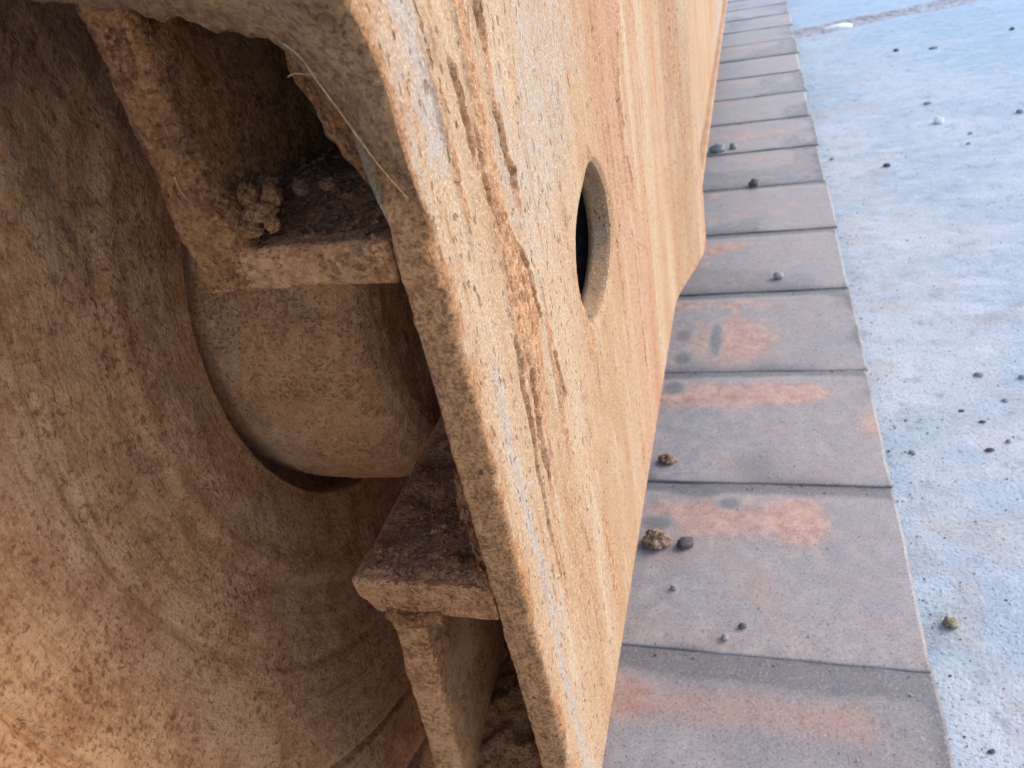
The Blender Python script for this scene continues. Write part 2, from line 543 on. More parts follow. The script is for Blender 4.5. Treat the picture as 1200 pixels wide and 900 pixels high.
def make_ground():
    xs = np.concatenate([[-60, -20, -6, -2], np.linspace(-1.2, 3.2, 120), [6, 20, 60]])
    yc = 2.39 + 0.30 * xs
    yc = np.where(xs < -2, 2.39 - .6, np.where(xs > 6, 2.39 + 1.8, yc)) + 0.03 * (fbm(np.stack([xs, xs * 0, xs * 0], -1), 5, 3) - .5)
    w = 0.060 + 0.05 * (fbm(np.stack([xs, xs * 0 + 3, xs * 0], -1), 9, 3) - .5)
    rows = [np.full_like(xs, -60), yc - w, yc - w * .6, yc + w * .6, yc + w, np.full_like(xs, 120)]
    zz = [G, G, G - .010, G - .010, G, G]
    V = np.concatenate([np.stack([xs, r, np.full_like(xs, z)], -1) for r, z in zip(rows, zz)])
    m = len(xs)
    F = grid_faces(6, m)
    o = build('ground', V, F, M_GROUND, smooth=False)
    o.data.materials.append(M_JOINT)
    mi = np.zeros(len(F), dtype=np.int32)
    mi[(m - 1):4 * (m - 1)] = 1
    o.data.polygons.foreach_set('material_index', mi)
    o['kind'] = 'structure'
make_ground()

# ------------------------------------------------------------------ crawler track: a row of flat shoes
track = empty('crawler_track', (-0.41, 1.3, G),
              'row of worn flat steel track shoes with reddish dust lying on the concrete', 'crawler track')
PITCH = 0.2
WL, WR = -0.82, 0.0

def make_shoe(k):
    y0 = k * PITCH
    nx, ny = (110, 56) if k < 7 else (60, 24)
    # finer where the photograph looks
    xs = np.concatenate([np.linspace(WL, -0.30, 12)[:-1], np.linspace(-0.30, WR, nx)])
    ys = np.concatenate([np.linspace(0.0, 0.006, 4)[:-1], np.linspace(0.006, 0.165, ny)[:-1], np.linspace(0.165, 0.212, 18)])
    X, Y = np.meshgrid(xs, ys, indexing='ij')
    s = k * 5.17
    Q = np.stack([X, Y, np.full_like(X, s)], -1)
    Z = -0.0010 * np.exp(-Y / 0.006) - 0.0026 * sstep(0.172, 0.207, Y)
    Z = Z + 0.0016 * (fbm(Q, 9, 3) - .5) + 0.0007 * (fbm(Q, 60, 3) - .5)
    Yw = Y + 0.0028 * (fbm(np.stack([X, X * 0, X * 0 + s], -1), 20, 5, .6) - .5) * (Y < .01)
    P = np.stack([X + 0.0036 * (fbm(np.stack([Y, Y * 0, Y * 0 + s], -1), 30, 5, .6) - .5) * (X > -.003), y0 + Yw, Z], -1)
    n1, n2 = X.shape
    # stains
    hi = np.exp(-((Y - 0.150) / 0.018) ** 2)
    ends = sstep(-0.34, -0.27, X) * sstep(-0.02, -0.06 - 0.02 * math.sin(s), X)
    blob = sstep(0.42, 0.66, fbm(Q + 2.0, 13, 3))
    pink = (0.45 + .45 * math.sin(k * 2.7)) * hi * ends * (0.3 + 0.8 * blob) + 0.55 * sstep(0.55, 0.72, fbm(Q + 9, 10, 4)) * sstep(0.03, 0.08, Y)
    grey = sstep(0.168, 0.200, Y + 0.008 * (fbm(Q, 40, 3) - .5)) * 1.0 + 0.25 * np.exp(-Y / 0.012)
    grey = grey + 0.5 * sstep(0.50, 0.68, fbm(Q + 5, 6, 3))
    grey = grey + 0.5 * np.exp(-(WR - X) / 0.006)
    if k == 0:
        pink = np.maximum(pink * .6, 1.0 * np.exp(-((Y - 0.155) / 0.020) ** 2) * sstep(-0.03, -0.05, X))
        # (bottom shoe is the one before y = 0, built as k = -1)
    def oval(cx, cy, rx, ry):
        return np.exp(-(((X - cx) / rx) ** 2 + ((Y - cy) / ry) ** 2) ** 2)
    if k == -1:
        pink = 1.15 * np.exp(-((Y - 0.152 + 0.05 * (X + .15) * 0) / 0.019) ** 2) * sstep(-0.028, -0.06, X) * (0.65 + 0.5 * blob)
    if k == 0:
        pink = 0.95 * np.exp(-((X + 0.165) / 0.075) ** 2 - ((Y - 0.15) / 0.03) ** 2) + 1.1 * np.exp(-((X + 0.082) / 0.022) ** 2 - ((Y - 0.148) / 0.032) ** 2)
        ov = np.maximum(oval(-0.1452, 0.1694, 0.013, 0.011), oval(-0.2126, 0.1389, 0.022, 0.013))
        pink = pink * (1 - .9 * ov)
        grey = np.maximum(grey, .62 * ov)
    if k == 2:
        ov = np.maximum.reduce([oval(-0.2107, 0.0858, 0.014, 0.021), oval(-0.2069, 0.0297, 0.014, 0.020), oval(-0.1691, 0.075, 0.010, 0.05)])
        pink = np.maximum(pink, 0.8 * oval(-0.15, 0.07, 0.06, 0.07)) * (1 - .9 * ov)
        pink = np.maximum(pink, 0.9 * np.exp(-((X + 0.145) / 0.007) ** 2) * sstep(0.01, 0.04, Y) * sstep(.18, .15, Y))
        pink = np.maximum(pink, 0.6 * np.exp(-((Y - 0.165) / 0.018) ** 2) * sstep(-.06, -.12, X))
        grey = np.maximum(grey * (1 - .4 * oval(-.15, .07, .06, .07)), .62 * ov)
    if k == 1:
        ov = oval(-0.2124, 0.1644, 0.016, 0.018)
        pink = np.maximum(pink, 1.0 * np.exp(-((Y - 0.150) / 0.026) ** 2) * sstep(-0.03, -0.07, X))
        pink = pink * (1 - .9 * ov); grey = np.maximum(grey, .62 * ov)
    TH = 0.0028
    V = [P.reshape(-1, 3)]
    B = P.copy(); B[..., 2] -= TH
    V.append(B.reshape(-1, 3))
    N = n1 * n2
    F = [grid_faces(n1, n2), grid_faces(n1, n2, base=N, flip=True)]
    def ribbon(idx):
        idx = np.array(idx)
        return np.stack([idx[:-1], idx[:-1] + N, idx[1:] + N, idx[1:]], -1)
    I = np.arange(N).reshape(n1, n2)
    F += [ribbon(I[:, 0][::-1]), ribbon(I[:, -1]), ribbon(I[-1, ::-1]), ribbon(I[0, :])]
    V = np.concatenate(V); F = np.concatenate(F)
    at = {'pink': np.concatenate([pink.ravel(), pink.ravel() * 0]), 'grey': np.concatenate([grey.ravel(), grey.ravel() * 0 + .8])}
    # underside grouser bars
    gv, gf = [], []
    for yy in (0.04, 0.105, 0.165):
        b = len(V) + sum(len(q) for q in gv)
        x0, x1, z0, z1 = WL + .01, WR - .012, G + .001, -TH + .001
        c = [(x, y, z) for x in (x0, x1) for y in (y0 + yy - .007, y0 + yy + .007) for z in (z0, z1)]
        gv.append(np.array(c))
        gf.append(np.array([[0, 1, 3, 2], [4, 6, 7, 5], [0, 4, 5, 1], [2, 3, 7, 6], [0, 2, 6, 4], [1, 5, 7, 3]]) + b)
    V = np.concatenate([V] + gv); F = np.concatenate([F] + gf)
    for q in at:
        at[q] = np.concatenate([at[q], np.zeros(24)])
    org = np.array([(WL + WR) / 2, y0 + .1, 0.0])
    # gentle sag differences between shoes
    dz = 0.0003 * math.sin(k * 2.1); rz = 0.0035 * math.sin(k * 1.7 + .4)
    o = build('shoe', V, F, M_SHOE, attrs=at, origin=org)
    o.parent = track
    o.location = Vector(org) - track.location + Vector((0.0026 * math.sin(k * 3.3), 0, dz))
    o.rotation_euler = (0, 0, rz)
    # keep the top of shoes crisp at the front lip
    return o
for k in range(-2, 21):
    make_shoe(k)

for k in range(-2, 21):
    for xx in (-0.362, -0.452):
        yy = k * PITCH
        V, F = rbox_mesh((xx - .017, yy - .006 + (.004 if xx < -.4 else 0), -0.001), (xx + .017, yy + .186, 0.034), .005, (.01, .03, .01), None)
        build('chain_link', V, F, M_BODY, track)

# ------------------------------------------------------------------ idler wheel
YC, ZC = -0.033, 0.360
wheel = empty('idler_wheel', (-0.41, YC, 0.07),
              'large round idler wheel caked in brown dirt beside the track frame', 'wheel')

def make_wheel():
    rr = np.concatenate([[0.02, .08], np.linspace(0.108, 0.312, 340), [0.315, 0.318, 0.321, 0.323, 0.324]])
    th = np.concatenate([np.linspace(math.radians(95), math.radians(295), 520), np.linspace(math.radians(295), math.radians(455), 90)[1:-1]])
    Rg, Tg = np.meshgrid(rr, th, indexing='ij')
    x = -0.345 - 0.018 * sstep(0.1275, 0.1245, Rg) - 0.004 * sstep(0.155, 0.120, Rg) + 0.0012 * np.exp(-((Rg - 0.170) / 0.006) ** 2)
    x = x - 0.0010 * np.exp(-((Rg - 0.176) / 0.005) ** 2) - 0.0005 * np.exp(-((Rg - 0.2145) / 0.0025) ** 2)
    x = x + 0.0004 * sstep(.216, .219, Rg) - 0.003 * np.exp(-((Rg - 0.273) / 0.002) ** 2)
    x = x + 0.010 * sstep(0.18, 0.31, Rg)
    P0 = np.stack([x, YC + Rg * np.cos(Tg), ZC + Rg * np.sin(Tg)], -1)
    ring = np.stack([Rg * 140, Tg * 2.2, Tg * 0], -1)
    x = x + 0.0022 * (fbm(P0, 22, 3) - .5) + 0.0009 * (fbm(P0, 120, 3) - .5) + 0.0005 * (fbm(P0, 330, 2) - .5)
    x = x + 0.0010 * (fbm(ring, 1.0, 3) - .5)
    x = x - 0.014 * sstep(0.313, 0.324, Rg) ** 2
    P = np.stack([x, YC + Rg * np.cos(Tg), ZC + Rg * np.sin(Tg)], -1)
    n, m = Rg.shape
    V = [P.reshape(-1, 3)]
    F = [grid_faces(n, m, True)]
    last = (n - 1) * m
    # tread and far side
    for (r, xx) in ((0.324, -0.43), (0.310, -0.445), (0.28, -0.45), (0.02, -0.45)):
        T = th
        V.append(np.stack([np.full_like(T, xx), YC + r * np.cos(T), ZC + r * np.sin(T)], -1))
        b = sum(len(q) for q in V) - m
        j = np.arange(m); j2 = (j + 1) % m
        F.append(np.stack([last + j, last + j2, b + j2, b + j], -1))
        last = b
    return np.concatenate(V), np.concatenate(F)
V, F = make_wheel()
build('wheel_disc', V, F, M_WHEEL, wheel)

def make_hub():
    prof = [(-0.366, 0.111), (-0.352, 0.1128), (-0.342, 0.1135), (-0.330, 0.1136), (-0.318, 0.1133), (-0.306, 0.1122), (-0.296, 0.1098),
            (-0.2875, 0.1062), (-0.2815, 0.1012), (-0.2780, 0.0955), (-0.2765, 0.089), (-0.276, 0.075), (-0.2757, 0.05), (-0.2757, 0.001)]
    pts = np.array(prof)
    d = np.concatenate([[0], np.cumsum(np.hypot(*np.diff(pts, axis=0).T))])
    t = np.linspace(0, d[-1], 220)
    xs = np.interp(t, d, pts[:, 0]); rs = np.interp(t, d, pts[:, 1])
    th = np.linspace(0, 2 * math.pi, 560, endpoint=False)
    X = np.repeat(xs[:, None], len(th), 1); Rr = np.repeat(rs[:, None], len(th), 1)
    P = np.stack([X, YC + .004 + (Rr + .007) * np.cos(th)[None], ZC - .001 + (Rr + .007) * np.sin(th)[None]], -1)
    N = grid_normals(P)
    if (N[20, :, 1] * np.cos(th)).mean() < 0:
        N = -N
    h = 0.0030 * (fbm(P, 22, 3) - .5) + 0.0016 * (fbm(P, 90, 3) - .5) + 0.0008 * (fbm(P, 280, 2) - .5)
    P = P + N * h[..., None]
    F = grid_faces(*P.shape[:2], True, flip=True)
    return P.reshape(-1, 3), F
V, F = make_hub()
build('bearing_hub', V, F, M_HUB, wheel)

# ------------------------------------------------------------------ track frame
XP = -0.1953
YF = -0.2271
ZB = 0.15
frame = empty('track_frame', (-0.25, 0.6, ZB),
              'dusty tan steel track frame with a round hole and rust streaks above the shoes', 'track frame')

NA = [(-0.1953, -0.2257, 0.4579), (-0.1953, -0.2291, 0.4662), (-0.1953, -0.2311, 0.4764), (-0.1953, -0.2316, 0.4855),
      (-0.1953, -0.2318, 0.4931), (-0.1953, -0.2346, 0.5026), (-0.1953, -0.2392, 0.5108), (-0.1955, -0.2429, 0.5168),
      (-0.1960, -0.2480, 0.5280), (-0.1990, -0.2520, 0.5480), (-0.2060, -0.2540, 0.5800), (-0.2200, -0.2550, 0.6300),
      (-0.3200, -0.2560, 0.6600)]
NBB = [(-0.1946, -0.229, 0.4588), (-0.1976, -0.229, 0.4679), (-0.2020, -0.229, 0.4764), (-0.2056, -0.229, 0.4829),
       (-0.2091, -0.229, 0.4893), (-0.2125, -0.229, 0.4955), (-0.2163, -0.229, 0.5003), (-0.2208, -0.229, 0.5059),
       (-0.2263, -0.229, 0.509), (-0.2384, -0.229, 0.5128), (-0.2511, -0.229, 0.5161), (-0.2751, -0.229, 0.5224),
       (-0.3064, -0.229, 0.5319)]
HOLE = np.array([(-0.0205, .4050), (-0.0477, .4000), (-0.0694, .3928), (-0.0783, .3842), (-0.0828, .3670), (-0.0770, .3502),
                 (-0.0650, .3362), (-0.0425, .3324), (-0.0080, .3361), (0.0132, .3499), (0.0148, .3647), (0.0039, .3871)])
HC = np.array([-0.034, 0.3675])
_ha = np.arctan2((HOLE[:, 1] - HC[1]) / .035, (HOLE[:, 0] - HC[0]) / .049)
_hr = np.hypot((HOLE[:, 0] - HC[0]) / .049, (HOLE[:, 1] - HC[1]) / .035)
_o = np.argsort(_ha); _ha = _ha[_o]; _hr = _hr[_o]
_ha3 = np.concatenate([_ha - 2 * math.pi, _ha, _ha + 2 * math.pi]); _hr3 = np.tile(_hr, 3)
_tab = np.linspace(-math.pi, math.pi, 361)
_tr = np.mean([np.interp(_tab + d, _ha3, _hr3) for d in np.linspace(-.16, .16, 5)], axis=0)
def hole_r(a):
    return np.interp(a, _tab, _tr)

def poly_y(pl, z):
    pl = sorted(pl, key=lambda q: q[1])
    return np.interp(z, [q[1] for q in pl], [q[0] for q in pl])
S1 = [(-0.1971, .5058), (-0.1944, .4932), (-0.1911, .4723), (-0.1913, .4551), (-0.1858, .4309), (-0.1850, .4059), (-0.1868, .376), (-0.1889, .3425)]
S1W = [(-0.1895, .5046), (-0.1816, .4905), (-0.1772, .4682), (-0.1729, .4482), (-0.1589, .4182), (-0.1458, .3831), (-0.1318, .3366), (-0.123, .2852)]
S2 = [(-0.1601, .5089), (-0.1583, .4986), (-0.1579, .4855), (-0.1592, .4733), (-0.1563, .4563), (-0.1547, .4353)]
S3A = [(0.0395, .4688), (0.0024, .4354), (0.0055, .4041), (0.0437, .37), (0.1143, .3103)]
S3B = [(0.114, .4572), (0.0807, .4158), (0.089, .3772), (0.0976, .35), (0.1431, .2978)]
S4 = [(0.2582, .4346), (0.2717, .3205), (0.3128, .2243)]
S5A = [(0.038, .3248), (0.0232, .2595)]
S5B = [(0.1558, .2689), (0.1124, .2025)]

def plate_fields(Y, Z):
    Q = np.stack([Y, Z * 0.11, Y * 0], -1)
    A = np.stack([Y, Z, Y * 0 + 4], -1)
    wob = 0.007 * (fbm(np.stack([Y * 3, Z, Y * 0 + 7], -1), 16, 3) - .5)
    Yw = Y + wob
    st = fbm(Q, 75, 4, 0.55)
    cr = .55 * fbm(A, 130, 4, 0.65) + .45 * fbm(A, 420, 2, .6)
    a, b = poly_y(S1, Z), poly_y(S1W, Z)
    in1 = sstep(-.004, .004, Yw - a) * sstep(.006, -.006, Yw - b)
    patch = sstep(.34, .60, fbm(np.stack([Y * 1.6, Z * .45, Y * 0 + 2], -1), 45, 3))
    mud = in1 * (0.25 + 0.60 * patch)
    c2 = poly_y(S2, Z)
    mud = np.maximum(mud, 0.75 * np.exp(-((Yw - c2) / .0035) ** 2) * sstep(.41, .44, Z))
    mud = mud * (.42 + .58 * sstep(.33, .41, Z))
    low = sstep(.43, .33, Z) * sstep(-.20, -.19, Y) * sstep(-.02, -.12, Y)
    mud = np.maximum(mud, 0.42 * low * sstep(.40, .62, fbm(np.stack([Y, Z * .4, Y * 0 + 12], -1), 60, 4, .65)))
    mud = np.maximum(mud, 0.75 * sstep(.60, .70, st) * sstep(.42, .6, fbm(A, 16, 3)) * sstep(.12, -.05, Y))
    bare = 0.5 * sstep(.50, .66, fbm(A + 8, 26, 3)) * sstep(-.10, -.16, Y)
    g1 = np.exp(-((Y + .211) / .010) ** 2) * sstep(.455, .475, Z)
    g2 = np.exp(-((Yw + .172) / .0055) ** 2) * sstep(.445, .46, Z)
    g3 = np.exp(-((Yw + .2075) / .0060) ** 2) * sstep(.42, .395, Z)
    bare = np.maximum.reduce([bare, .85 * g1, .75 * g2, .85 * g3]) * (1 - .85 * in1)
    # wide grey wash further along
    bare = np.maximum(bare, 0.38 * np.exp(-((Yw + .125) / .022) ** 2) * sstep(.38, .44, Z))
    r = sstep(-.006, .006, Yw - poly_y(S3A, Z)) * sstep(.006, -.006, Yw - poly_y(S3B, Z)) * sstep(.29, .33, Z)
    r = np.maximum(r, .8 * np.exp(-((Yw - poly_y(S4, Z)) / .014) ** 2))
    r5 = sstep(-.012, .012, Yw - poly_y(S5A, Z)) * sstep(.012, -.012, Yw - poly_y(S5B, Z)) * sstep(.34, .31, Z)
    r = np.maximum(r, .55 * r5) * (0.55 + .8 * (st - .3))
    L1 = fbm(np.stack([Y, Z * .035, Y * 0 + 21], -1), 46, 3, .6)
    far = sstep(-.06, .06, Y)
    r = np.maximum(r, .75 * far * sstep(.53, .60, L1))
    bare = np.maximum(bare, .36 * far * sstep(.46, .38, L1))
    thin = fbm(np.stack([Y, Z * .05, Y * 0 + 33], -1), 150, 2)
    mud = np.maximum(mud, .75 * far * sstep(.66, .74, thin))
    bare = np.maximum(bare, .6 * sstep(.46, .60, fbm(A * np.array([1, .45, 1]) + 40, 20, 3)) * sstep(.36, .44, Z) * sstep(.06, -.06, Y) * (1 - in1))
    h = 0.0021 * mud * (0.15 + 1.7 * cr) * (.35 + .65 * sstep(.28, .40, Z)) + 0.0012 * (cr - .5) * (0.35 + mud) + 0.0004 * (st - .5) * sstep(.3, .0, Y)
    h = h + 0.0010 * r * (cr)
    h = h * .75
    # sharp cracks along the crust
    crack = np.exp(-((st - .5) / .020) ** 2) * sstep(.25, .6, mud)
    h = h - 0.0013 * crack
    mud = np.clip(mud + .3 * crack, 0, 1)
    # crust edges broken open: narrow dark clefts beside raised lips
    for (pl, off, z0, z1, wd) in ((S1, .0030, .40, .56, .0011), (S1, .0085, .33, .47, .0009), (S1W, -.004, .20, .43, .0010), (S1, -.0005, .28, .40, .0008),
                                  (S2, -.0022, .425, .56, .0009), (S1W, .012, .24, .36, .0008), (S3B, -.004, .30, .46, .0012)):
        wv = .0045 * (fbm(np.stack([Z, Z * 0 + off * 900, Z * 0], -1), 60, 4, .6) - .5)
        d = Y - (poly_y(pl, Z) + off + wv)
        gt = sstep(.40, .50, fbm(np.stack([Z, Z * 0 + off * 500 + 3, Z * 0], -1), 42, 2)) * sstep(z0 - .01, z0 + .01, Z) * sstep(z1 + .01, z1 - .01, Z)
        w2 = .6 * wd * (.5 + 1.0 * fbm(np.stack([Z, Z * 0 + 9, Z * 0], -1), 130, 2))
        cl = np.exp(-(d / w2) ** 2) * gt
        lipf = np.exp(-((d - 2.6 * w2) / (2.2 * w2)) ** 2) * gt
        cl = cl * sstep(.24, .36, Z); lipf = lipf * sstep(.24, .36, Z)
        h = h - .0015 * cl + .0011 * lipf * (0.5 + cr)
        mud = np.clip(mud + .5 * lipf + .7 * cl, 0, 1)
    return mud, np.clip(bare, 0, 1), np.clip(r, 0, 1), h

def plate_front_y(z):
    zz = np.array([q[2] for q in NA[:9]]); yy = np.array([q[1] for q in NA[:9]])
    f = np.interp(z, zz, yy)
    f = np.where(z < zz[0], YF + .0014 * sstep(.44, .4579, z), f)
    return f

def make_plate():
    TK = 0.0125
    yout = np.concatenate([np.linspace(YF + .0022, -.105, 200)[:-1], np.linspace(-.105, 0.10, 150), np.linspace(.105, .46, 90)])
    yrear = 0.46
    # profile: inner far -> inner front -> front face -> rounding -> outer -> rear lip
    prof = []
    for y in np.linspace(.46, YF + .02, 170): prof.append((XP - TK, y, 0))
    for y in np.linspace(YF + .018, YF + .002, 9): prof.append((XP - TK, y, 0))
    prof.append((XP - TK + .0006, YF + .0006, 1))
    for x in np.linspace(XP - TK + .0014, XP - .0024, 14): prof.append((x, YF, 1))
    prof += [(XP - .0014, YF + .0003, 1), (XP - .0006, YF + .0009, .8)]
    for y in yout: prof.append((XP, y, 0))
    prof = np.array(prof)
    n_out0 = len(prof) - len(yout)
    zs = np.concatenate([np.linspace(ZB, .30, 130)[:-1], np.linspace(.30, .545, 310)[:-1], np.linspace(.545, .72, 24)])  # upper rows raised out of view to keep sun off the wheel
    m = len(prof); n = len(zs)
    X = np.repeat(prof[None, :, 0], n, 0); Y = np.repeat(prof[None, :, 1], n, 0); Z = np.repeat(zs[:, None], m, 1)
    E = np.repeat(prof[None, :, 2], n, 0)
    # front outline
    sh = plate_front_y(Z) - YF
    Y = Y + sh * np.exp(-np.clip(Y - YF, 0, None) / .03)
    # hole: snap
    col = np.zeros_like(Y, bool); col[:, n_out0:] = True
    def rho(Yv, Zv):
        a = np.arctan2((Zv - HC[1]) / .035, (Yv - HC[0]) / .049)
        return np.hypot((Yv - HC[0]) / .049, (Zv - HC[1]) / .035) / hole_r(a)
    rh = rho(Y, Z)
    inside = (rh < 1) & col
    dil = inside.copy()
    out = ~inside
    nb = np.zeros_like(out)
    nb[1:] |= out[:-1]; nb[:-1] |= out[1:]; nb[:, 1:] |= out[:, :-1]; nb[:, :-1] |= out[:, 1:]
    nb[1:, 1:] |= out[:-1, :-1]; nb[:-1, :-1] |= out[1:, 1:]; nb[1:, :-1] |= out[:-1, 1:]; nb[:-1, 1:] |= out[1:, :-1]
    rim = inside & nb
    Yr = HC[0] + (Y - HC[0]) / np.maximum(rh, .01); Zr = HC[1] + (Z - HC[1]) / np.maximum(rh, .01)
    Y = np.where(rim, Yr, Y); Z = np.where(rim, Zr, Z)
    dead = inside & ~rim
    dead = dead | ((rh < 1.22) & ~col & (E < .5))
    cell = dead[:-1, :-1] | dead[1:, :-1] | dead[1:, 1:] | dead[:-1, 1:]
    allrim = inside[:-1, :-1] & inside[1:, :-1] & inside[1:, 1:] & inside[:-1, 1:]
    keep = ~(cell | allrim)
    # relief and masks
    mud, bare, rust, h = plate_fields(Y, Z)
    P = np.stack([X, Y, Z], -1)
    ed = E + 0.9 * (E < .5) * col * np.exp(-((Y - plate_front_y(Z)) / (.0012 + .0075 * sstep(.35, .68, fbm(P, 95, 4, .65)))) ** 2)
    nrel = rh.clip(1, 9)
    h = h * sstep(1.0, 1.12, nrel) - 0.0018 * np.exp(-((nrel - 1) / .035) ** 2)
    hx = np.where(col, h * sstep(ZB, ZB + .02, Z) * sstep(.30, .10, Y), 0)
    hy = np.where(E > .5, 0.0044 * (fbm(P, 130, 4, .7) - .5) + .0022 * sstep(.52, .70, fbm(P + 3, 60, 3)), 0)
    # bend the far end outwards
    bend = 0.0228 * sstep(.285, .435, Y)
    yr = .452 - .22 * (Z - .1377)
    Y2 = np.where(Y > .3, .3 + (Y - .3) * (yr - .3) / (.46 - .3), Y)
    tuck = sstep(.459, .472, Z) * (E > .5) * sstep(XP - .0012, XP - .0045, X)
    Y2 = Y2 + .007 * tuck
    hy = hy * (1 - sstep(.455, .468, Z))
    P = np.stack([X + hx + bend, Y2 - hy, Z], -1)
    P[..., 0] += np.where(E > .5, 0, 0)
    # small waviness of the bottom edge
    V = P.reshape(-1, 3)
    F = grid_faces(n, m, False, keep=keep)
    I = np.arange(n * m).reshape(n, m)
    extra = []
    extra.append(np.stack([I[:-1, -1], I[:-1, 0], I[1:, 0], I[1:, -1]], -1))        # rear edge
    # bottom and top caps joined between inner run and outer run
    F = [list(f) for f in F] + [list(f) for f in extra[0]]
    F.append(list(I[0, :])[::-1]); F.append(list(I[-1, :]))
    rust_ = np.where(col, rust, 0)
    at = {'mud': np.where(col, mud, 0).ravel(), 'bare': np.where(col, bare, 0).ravel(), 'rust': rust_.ravel(),
          'edge': np.clip(ed, 0, 1).ravel()}
    return V, F, at
V, F, AT = make_plate()
build('side_plate', V, F, M_PLATE, frame, AT)

def make_hole_wall():
    a = np.linspace(-math.pi, math.pi, 200, endpoint=False)
    rr = hole_r(a)
    rows = []
    for x, s in ((XP - .0016, 1.012), (XP - .0022, 1.0), (XP - .0040, .997), (XP - .006, .997), (XP - .0085, .997), (XP - .011, .997), (XP - .0145, .997), (XP - .0146, 1.10), (XP - .0146, 1.40)):
        P = np.stack([np.full_like(a, x), HC[0] + .049 * rr * s * np.cos(a), HC[1] + .035 * rr * s * np.sin(a)], -1)
        rows.append(P)
    P = np.stack(rows)
    nz = .0008 * (fbm(P, 150, 3) - .5)
    P[2:7, :, 1] += nz[2:7] * np.cos(a); P[2:7, :, 2] += nz[2:7] * np.sin(a)
    return P.reshape(-1, 3), grid_faces(len(rows), len(a), True)
V, F = make_hole_wall()
build('hole_rim', V, F, M_PLATE, frame, {'mud': np.zeros(len(V)), 'bare': np.zeros(len(V)), 'rust': np.zeros(len(V)), 'edge': np.zeros(len(V))})

def make_hole_blocker():
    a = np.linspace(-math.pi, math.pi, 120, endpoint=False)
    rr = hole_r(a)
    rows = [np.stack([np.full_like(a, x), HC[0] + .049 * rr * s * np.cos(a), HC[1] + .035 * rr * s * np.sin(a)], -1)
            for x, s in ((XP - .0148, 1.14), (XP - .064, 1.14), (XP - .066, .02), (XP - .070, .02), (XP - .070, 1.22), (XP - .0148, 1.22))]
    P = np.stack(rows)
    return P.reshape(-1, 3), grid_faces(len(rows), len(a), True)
V, F = make_hole_blocker()
build('hole_light_blocker', V, F, M_RECESS_SHADE, frame)  # blind liner added to stop sun through the hole; black paints its shade

def make_nose():
    A = smooth_path(NA, 220); B = smooth_path(NBB, 220)
    m = 46
    t = np.linspace(0, 1, m)[None, :, None]
    D = np.linalg.norm(A - B, axis=1)[:, None, None]
    out = np.array([0.55, -0.78, -0.15])
    P = (1 - t) * B[:, None] + t * A[:, None] + out * D * 0.17 * np.sin(math.pi * t) ** 0.9
    lip = np.exp(-(t[..., 0] * D[..., 0]) / .0022)
    N = grid_normals(P)
    if (N @ out).mean() < 0: N = -N
    h = 0.0022 * (fbm(P, 60, 4, .6) - .5) + 0.0016 * (fbm(P, 220, 3, .6) - .5)
    h = h * np.minimum(1, D[..., 0] / .012)
    P = P + N * h[..., None]
    edge = 0.0045 * (fbm(B * 1.0, 140, 5, .65) - .5)
    P[:, 0, 2] += edge * np.minimum(1, D[:, 0, 0] / .01)
    # thickness: inner skin set back
    Q = P + np.array([-.004, .011, .003])
    n = P.shape[0]
    # shrink inner skin thickness at the tip
    f = np.minimum(1, D / .008)
    Q = P + (Q - P) * f
    lipm = []
    L = P[:, 0:1] + (Q[:, 0:1] - P[:, 0:1]) * np.linspace(.12, .88, 6)[None, :, None]
    bul = np.sin(np.linspace(.12, .88, 6) * math.pi)[None, :, None] * np.array([0, -.0006, -.0022])
    L = L + bul * f
    L = L + np.array([0, 0, .0022]) * (fbm(L, 140, 3) - .5)[..., None] * f
    G_ = np.concatenate([Q[:, ::-1], L[:, ::-1], P], axis=1)
    mm = G_.shape[1]
    return G_.reshape(-1, 3), grid_faces(n, mm, False)
V, F = make_nose()
build('nose_plate', V, F, M_NOSE, frame)

def disp_mud(amp, seed=0.0, f1=45, bias=0.0):
    def d(P, N):
        q = P + seed
        return amp * (2.2 * (fbm(q, f1, 4, .6) - .5) + bias) + amp * .5 * (fbm(q, 260, 3, .6) - .5)
    return d

def shear_x(zref, k):
    def p(V):
        V = V.copy(); V[:, 0] += (V[:, 2] - zref) * k
        return V
    return p

def mud_wall_disp(P, N):
    front = sstep(-.195, -.222, P[:, 1])
    d = 0.0022 * 2 * (fbm(P, 42, 4, .6) - .5) + 0.0034 * (fbm(P + 3, 150, 4, .7) - .5)
    return d * (0.35 + .75 * front)

# upper pocket: left wall, floor and the upper guide rail below it
V, F = rbox_mesh((-0.2715, YF, 0.4425), (-0.2570, 0.10, 0.555), .0035, (.0012, .0025, .0012), mud_wall_disp)
# mud skirts the wall so its foot is broader than its head
V[:, 0] += 0.0045 * sstep(.475, .452, V[:, 2]) * sstep(-.15, -.22, V[:, 1]) * (V[:, 0] > -.264)
build('pocket_wall', V, F, M_MUD, frame)
V, F = rbox_mesh((-0.2700, YF + .0005, 0.4425), (-0.2080, 0.10, 0.4560), .0022, (.0013, .0025, .0012),
                 lambda P, N: mud_wall_disp(P, N) * (0.45 + .5 * sstep(-.235, -.26, P[:, 0])))
build('upper_rail', V, F, M_RAIL, frame)
# corner mud
V, F = lump_mesh((-0.2590, -0.2205, 0.4580), (0.0080, 0.0075, 0.0115), 4.1, .22, 40, 60)
build('mud_fillet', V, F, M_MUD, frame)
